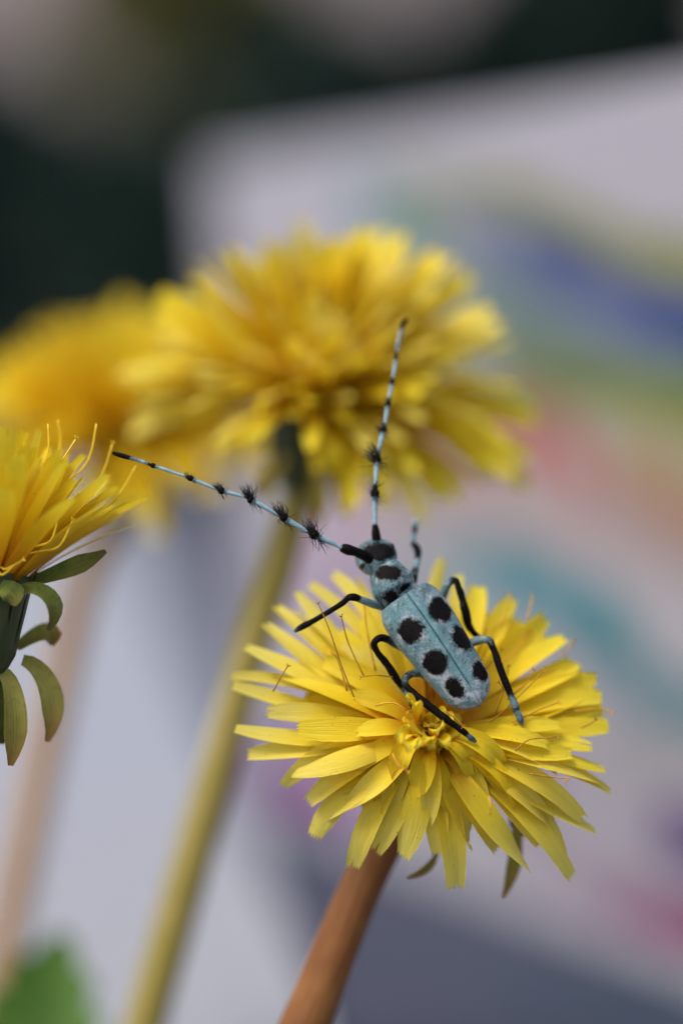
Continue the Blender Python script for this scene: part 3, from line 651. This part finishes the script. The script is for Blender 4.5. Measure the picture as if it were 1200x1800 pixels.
# ------------------------------------------------------------------ the beetle
B0 = Q(842, 1240, 0.5); B1 = Q(709, 1050, 3.0)
ax = (B1 - B0); EL = ax.length; ax.normalize()
prp = (RIGHT * 0.82 + UP * 0.57)
dz = (-FWD + prp * 0.27); dz -= ax * dz.dot(ax); dz.normalize(); sdv = dz.cross(ax).normalized()      # sdv: the beetle's left
beetle = empty('longhorn_beetle', Q(770, 1150, 5), 'pale blue longhorn beetle with black spots and banded antennae, on the open dandelion', 'beetle')
def W_el(s):
    w_ = 2.95 + 1.25 * min(1, s / 0.72) ** 0.9
    if s > 0.86: w_ *= math.sqrt(max(0, 1 - ((s - 0.86) / 0.2) ** 2 * 0.75))
    if s < 0.2: w_ *= math.sqrt(max(0, 1 - ((0.2 - s) / 0.2) ** 2.2))
    return w_ * MM
def H_el(s):
    h = (1.45 + 1.15 * min(1, s / 0.6)) * (1 - 0.12 * max(0, (s - .8) / .2))
    if s < 0.2: h *= 0.35 + 0.65 * math.sqrt(max(0, 1 - ((0.2 - s) / 0.2) ** 2))
    return h * MM
SPOTS = []
def el_point(s, a, side):              # a: 0 at the suture .. 1 at the lower edge
    an = a * R(108); y = W_el(s) * math.sin(min(an, R(90))) ** 0.92
    if an > R(90): y *= math.cos((an - R(90)) * 0.9)
    z = H_el(s) * (math.cos(an) if an <= R(90) else -0.55 * math.sin(an - R(90)) * 2.2)
    sut = abs(y) / MM
    z += 0.17 * MM * math.exp(-((sut - 0.30) / 0.2) ** 2) - 0.10 * MM * math.exp(-(sut / 0.12) ** 2)
    y += 0.012 * MM
    p = B0 + ax * EL * s + sdv * side * y + dz * z
    nz = mnoise.noise(p * 900) * 0.05 * MM + mnoise.noise(p * 350) * 0.09 * MM
    return p + dz * nz
for side, pxs in ((1, [(720, 1111, 1.75, 1.55), (763, 1166, 1.8, 1.55), (798, 1209, 1.6, 1.3)]), (-1, [(777, 1070, 1.9, 1.6), (813, 1121, 1.9, 1.55), (846, 1179, 1.55, 1.5)])):
    grid = {}
    for i in range(90):
        for j in range(40):
            grid[(i / 89, j / 39)] = px(el_point(i / 89, j / 39, side))
    lst = []
    for (u, v, ra, rb) in pxs:
        k = min(((g[0] - u) ** 2 + (g[1] - v) ** 2 + (0 if q[1] < .8 else 60), q) for q, g in grid.items())[1]
        lst.append((k[0] * EL / MM, k[1] * 5.6, ra * 0.85, rb * 0.83))
    vs, fs, uv, sd = [], [], [], []; NI, NJ = 64, 26
    for i in range(NI + 1):
        s = (i / NI) ** 1.25 if i < NI else 1.0
        for j in range(NJ + 1):
            a = (j / NJ); vs.append(el_point(s, a, side)); X, Y = s * EL / MM, a * 5.6; uv.append((X, Y))
            best = 9
            for (cx, cy, ra, rb) in lst:
                r = math.hypot((X - cx) / ra, (Y - cy) / rb); best = min(best, (r - 1) * min(ra, rb))
            if Y > 5.3: best = min(best, 0.5)
            sd.append(best)
    m = NJ + 1
    for i in range(NI):
        for j in range(NJ):
            q = (i * m + j, i * m + j + 1, (i + 1) * m + j + 1, (i + 1) * m + j); fs.append(q if side < 0 else q[::-1])
    mk('elytron', vs, fs, M['elytra'], beetle, B1, uvs=uv, attrs={'sd': sd})
# trunk, pronotum and head: one continuous skin
def sec(p, w_, ht, hb): return (p, w_, ht, hb)
PR = [Q(702, 1044, 3.1), Q(697, 1037, 3.2), Q(691, 1029, 3.3), Q(684, 1018, 3.5), Q(677, 1005, 3.8), Q(673, 999, 4.0), Q(669, 992, 4.2), Q(663, 982, 4.6), Q(657, 972, 5.2), Q(653, 965, 5.9), Q(650, 961, 6.6)]
prof = [(B0 - ax * 0.15 * MM, .05, .05, .3), (B0 + ax * EL * .04, 1.2, .2, .9), (B0 + ax * EL * .12, 2.3, .6, 1.4), (B0 + ax * EL * .3, 3.1, 1.2, 2.0), (B0 + ax * EL * .5, 3.6, 1.5, 2.3), (B0 + ax * EL * .75, 3.8, 1.6, 2.5), (B0 + ax * EL * .92, 3.3, 1.5, 2.4), (B0 + ax * EL * 0.985, 2.5, 1.2, 2.0),
        (PR[0], 2.45, 1.7, 1.9), (PR[1], 2.6, 2.0, 2.0), (PR[2], 2.9, 2.25, 2.1), (PR[3], 2.55, 2.25, 2.1), (PR[4], 2.2, 1.9, 1.9), (PR[5], 1.9, 1.45, 1.7), (PR[6], 2.3, 1.65, 1.9), (PR[7], 2.6, 1.8, 2.3), (PR[8], 2.55, 1.85, 2.7), (PR[9], 1.9, 1.4, 2.5), (PR[10], .5, .4, 1.2)]
cm = catmull([tuple(p) + (a, b, c) for p, a, b, c in prof], 4)
vs, fs, uv, sd = [], [], [], []; m = 28
hd_ax = (PR[8] - PR[5]).normalized()
npr = 8 * 4
def blot(p, u, v, ru, rv):             # signed distance (mm) to a dark blotch given on the photograph
    a, b = px(p); return (math.hypot((a - u) / ru, (b - v) / rv) - 1) * min(ru, rv) * F0 * K / MM
for i, (x, y, z, a, b, c) in enumerate(cm):
    p = V((x, y, z)); t = V(cm[min(i + 1, len(cm) - 1)][:3]) - V(cm[max(i - 1, 0)][:3]); t.normalize()
    up = (dz - t * dz.dot(t)).normalized(); s_ = up.cross(t)
    for k in range(m):
        an = 2 * math.pi * k / m; cs, sn = math.cos(an), math.sin(an)
        q = p + s_ * a * MM * (abs(sn) ** .9) * (1 if sn > 0 else -1) + up * ((b if cs > 0 else c) * MM * cs)
        if i > npr: q = q + up * (mnoise.noise(q * 700) * 0.16 * MM + mnoise.noise(q * 1900) * 0.07 * MM)
        vs.append(q); uv.append((k / m, i))
        if i > npr - 2:
            d = min(blot(q, 684, 1007, 26, 13), blot(q, 687, 1049, 15, 10), blot(q, 713, 1034, 15, 9), blot(q, 664, 970, 32, 15))
            d = min(d, 0.34 + mnoise.noise(q * 800) * 0.6)
            if cs < 0.1: d = max(d, 0.4)
        else: d = 0.3 if cs > -0.4 else 0.7
        sd.append(d)
for i in range(len(cm) - 1):
    for k in range(m): k2 = (k + 1) % m; fs.append((i * m + k, i * m + k2, (i + 1) * m + k2, (i + 1) * m + k))
fs.append(tuple(range(m))[::-1]); fs.append(tuple(range((len(cm) - 1) * m, len(cm) * m)))
mk('body', vs, fs, M['cuticle'], beetle, B0, uvs=uv, attrs={'sd': sd})
def limb(name, rows, n=10, sub=5, flat=1.0, org=None, rough=0.05):
    c = catmull([tuple(Q(u, v, d)) + (r, s) for (u, v, d, r, s) in rows], sub)
    v_, f_, u_ = tube([V(x[:3]) for x in c], [max(x[3], .05) * MM * (0.93 + 0.12 * mnoise.noise(V(x[:3]) * 900)) for x in c], n, flat)
    v_ = [p + V((1, .3, .5)) * mnoise.noise(p * 1500) * rough * MM for p in v_]
    sd_ = []
    for x in c: sd_ += [x[4]] * n
    return mk(name, v_, f_, M['cuticle'], beetle, V(c[0][:3]), uvs=u_, attrs={'sd': sd_})
Bk, Bl = -0.55, 0.75
LEGS = [
 [(690,1070,5,.55,Bl),(668,1066,3.5,.55,Bl),(650,1060,2,.52,Bl),(634,1054,1,.5,.3),(622,1050,.2,.5,Bk),(612,1051,0,.46,Bk),(602,1060,.3,.38,Bk),(580,1074,1,.36,-.1),(560,1086,1.5,.36,-.35),(546,1094,2,.36,-.2),(536,1099,2,.44,Bk),(527,1104,2.3,.40,-.1),(518,1110,2.6,.22,.1)],
 [(712,1140,5,.6,Bl),(694,1131,3,.58,.2),(676,1122,1.5,.52,-.1),(664,1123,.8,.5,Bk),(657,1133,1,.46,-.3),(664,1148,1.5,.42,Bk),(680,1168,2,.5,Bk),(693,1188,2.4,.55,Bk),(705,1206,2.8,.46,-.2),(716,1221,3,.4,.3),(721,1232,3.2,.42,Bk),(727,1245,3.4,.36,-.2),(730,1258,3.8,.3,.3)],
 [(766,1196,4,.6,Bl),(748,1187,2.5,.6,Bl),(732,1183,1,.56,.2),(718,1187,.2,.52,-.1),(711,1197,0,.48,.1),(717,1209,-.3,.44,-.25),(735,1226,-.6,.5,Bk),(760,1246,-.8,.55,Bk),(785,1265,-1,.52,Bk),(806,1280,-1,.42,Bk),(815,1287,-1,.42,Bk),(822,1293,-.9,.36,.3),(829,1299,-.8,.36,.1),(836,1304,-.6,.22,.4)],
 [(715,1040,5,.55,Bl),(725,1022,6,.55,-.1),(728,1006,7,.52,.0),(731,992,8,.5,.5),(734,976,9,.48,Bk),(732,963,9.6,.5,-.35),(725,955,10.2,.42,.2),(726,944,11,.36,.5),(728,932,11.6,.4,-.1),(729,922,12.2,.42,.7),(731,914,12.6,.3,.9)],
 [(768,1062,6,.6,Bl),(778,1046,5.5,.6,Bl),(785,1030,5,.56,.4),(792,1022,4.8,.54,.2),(800,1021,4.6,.5,-.1),(806,1034,4.6,.46,-.2),(813,1058,4.8,.52,-.2),(819,1082,5,.62,-.3),(823,1098,5.2,.52,Bk),(830,1110,5.4,.46,-.1),(838,1118,5.6,.4,-.2),(846,1126,6,.3,.2)],
 [(820,1134,4.5,.58,Bl),(836,1127,4,.56,Bl),(850,1124,3.2,.52,.5),(860,1127,2.6,.5,.1),(867,1141,2.4,.44,-.3),(875,1164,2.2,.5,Bk),(884,1190,2,.54,Bk),(893,1212,1.8,.46,Bk),(899,1226,1.6,.44,.1),(904,1238,1.5,.5,.45),(906,1247,1.5,.46,-.1),(911,1257,1.6,.46,.5),(914,1265,1.7,.46,.1),(917,1274,2,.26,.6)]]
for rows in LEGS: limb('leg', rows)
# eyes
def blob(name, c, r, mat, parent, sc, m=14):
    vs, fs, uv = [], [], []
    for i in range(m // 2 + 1):
        a = math.pi * i / (m // 2)
        for k in range(m):
            b = 2 * math.pi * k / m
            vs.append(c + (hd_ax * math.cos(a) * sc[0] + sdv * math.sin(a) * math.cos(b) * sc[1] + dz * math.sin(a) * math.sin(b) * sc[2]) * r); uv.append((k / m, i / m))
    for i in range(m // 2):
        for k in range(m): k2 = (k + 1) % m; fs.append((i * m + k, i * m + k2, (i + 1) * m + k2, (i + 1) * m + k))
    return mk(name, vs, fs, mat, parent, c, uvs=uv)
for s in (1, -1): blob('eye', PR[7] + hd_ax * 0.25 * MM + sdv * s * 2.05 * MM + dz * 0.1 * MM, 0.85 * MM, M['eye'], beetle, (0.75, .75, 1.25))
# antennae: scape, then shaft and swollen black joint by turns; tufts of hair on the inner ones
def antenna(scape, nodes, tip, tufts, rs):
    rows = []
    for r in scape: rows.append(r)
    prev = scape[-1][:3]
    for i, (u, v, d, hl, rn_) in enumerate(nodes):
        pu, pv_, pd = prev; L = math.hypot(u - pu, v - pv_); tx, ty = (u - pu) / L, (v - pv_) / L
        f = lambda k: pd + (d - pd) * k / L
        rsh = rs * (1 - 0.42 * i / len(nodes))
        rows += [(pu + tx * 5, pv_ + ty * 5, f(5), rsh * .75, .9), (pu + tx * (L - hl) * .55, pv_ + ty * (L - hl) * .55, f(L * .5), rsh * .92, .9),
                 (pu + tx * (L - hl), pv_ + ty * (L - hl), f(L - hl), rsh * 1.1, .75), (pu + tx * (L - hl * .55), pv_ + ty * (L - hl * .55), f(L - hl * .55), rn_ * .95, Bk),
                 (pu + tx * L, pv_ + ty * L, d, rn_ * 1.05, Bk), (pu + tx * (L + hl * .45), pv_ + ty * (L + hl * .45), d, rsh * .9, Bk)]
        prev = (u + tx * hl * .6, v + ty * hl * .6, d)
    pu, pv_, pd = prev
    for r in tip: rows.append(r)
    o = limb('antenna', rows, 10, 3, rough=0.04)
    rnd = random.Random(len(nodes))
    for (i, cnt, hlen, upx, upy) in tufts:
        u, v, d, hl, rn_ = nodes[i]; u0, v0 = (nodes[i - 1][:2] if i else scape[-1][:2]); L = math.hypot(u - u0, v - v0); tx, ty = (u - u0) / L, (v - v0) / L
        parts = []
        for k in range(cnt):
            g = rnd.uniform(-1.0, .75); b = Q(u + tx * hl * g, v + ty * hl * g, d + rnd.uniform(-.35, .35))
            dv = RIGHT * (upx + rnd.gauss(0, .35)) + UP * (upy + rnd.gauss(0, .35)) - FWD * rnd.gauss(0, .5)
            if rnd.random() < .22: dv = -dv * .7
            dv = dv.normalized() * hlen * rnd.uniform(.45, 1.15) * MM; bend = RIGHT * rnd.gauss(0, .12) * hlen * MM
            parts.append(tube([b, b + dv * .5 + bend, b + dv], [.05 * MM, .04 * MM, .012 * MM], 3))
        v_, f_, u_ = join(parts); mk('hair_tuft', v_, f_, M['hair'], o, Q(u, v, d), uvs=u_)
    return o
antenna([(652, 985, 3.2, .62, Bk), (640, 977, 2.4, .66, Bk), (625, 970, 1.8, .66, Bk), (610, 966, 1.4, .70, Bk), (601, 963, 1.2, .62, Bk)],
        [(550, 939, .4, 12, .62), (497, 909, 0, 11, .58), (439, 877, 0, 9, .56), (388, 862, 0, 9, .50), (333, 840, 0, 10, .40), (268, 818, 0, 8, .36)],
        [(255, 813, 0, .24, .8), (240, 808, 0, .26, .7), (230, 805, 0, .30, .1), (222, 803, 0, .32, Bk), (208, 799, 0, .30, Bk), (198, 796, 0, .2, Bk)],
        [(0, 110, 2.3, -.35, .9), (1, 100, 2.1, -.5, .9), (2, 80, 2.0, -.35, .95), (3, 60, 1.3, -.55, .8), (4, 24, .8, -.5, .8)], .37)
antenna([(664, 972, 5.0, .85, Bk), (663, 960, 4.8, .78, Bk), (661, 946, 4.6, .66, Bk), (660, 934, 4.5, .55, Bk), (659, 924, 4.5, .42, Bk)],
        [(659, 864, 5, 14, .60), (663, 805, 6, 13, .52), (674, 755, 7.2, 9, .48), (682, 708, 8.4, 10, .42), (689, 671, 9.6, 8, .38), (696, 627, 11, 8, .32)],
        [(698, 612, 11.5, .26, .7), (701, 596, 12, .26, .6), (705, 580, 12.5, .28, .0), (708, 571, 12.8, .3, Bk), (711, 566, 13, .3, Bk), (716, 562, 13.2, .2, Bk)],
        [(0, 100, 1.5, 0, .6), (1, 90, 2.2, -.75, .8), (2, 50, 1.2, -.5, .6), (3, 20, .8, -.5, .6)], .36)
print('hero petals', NPET[0])
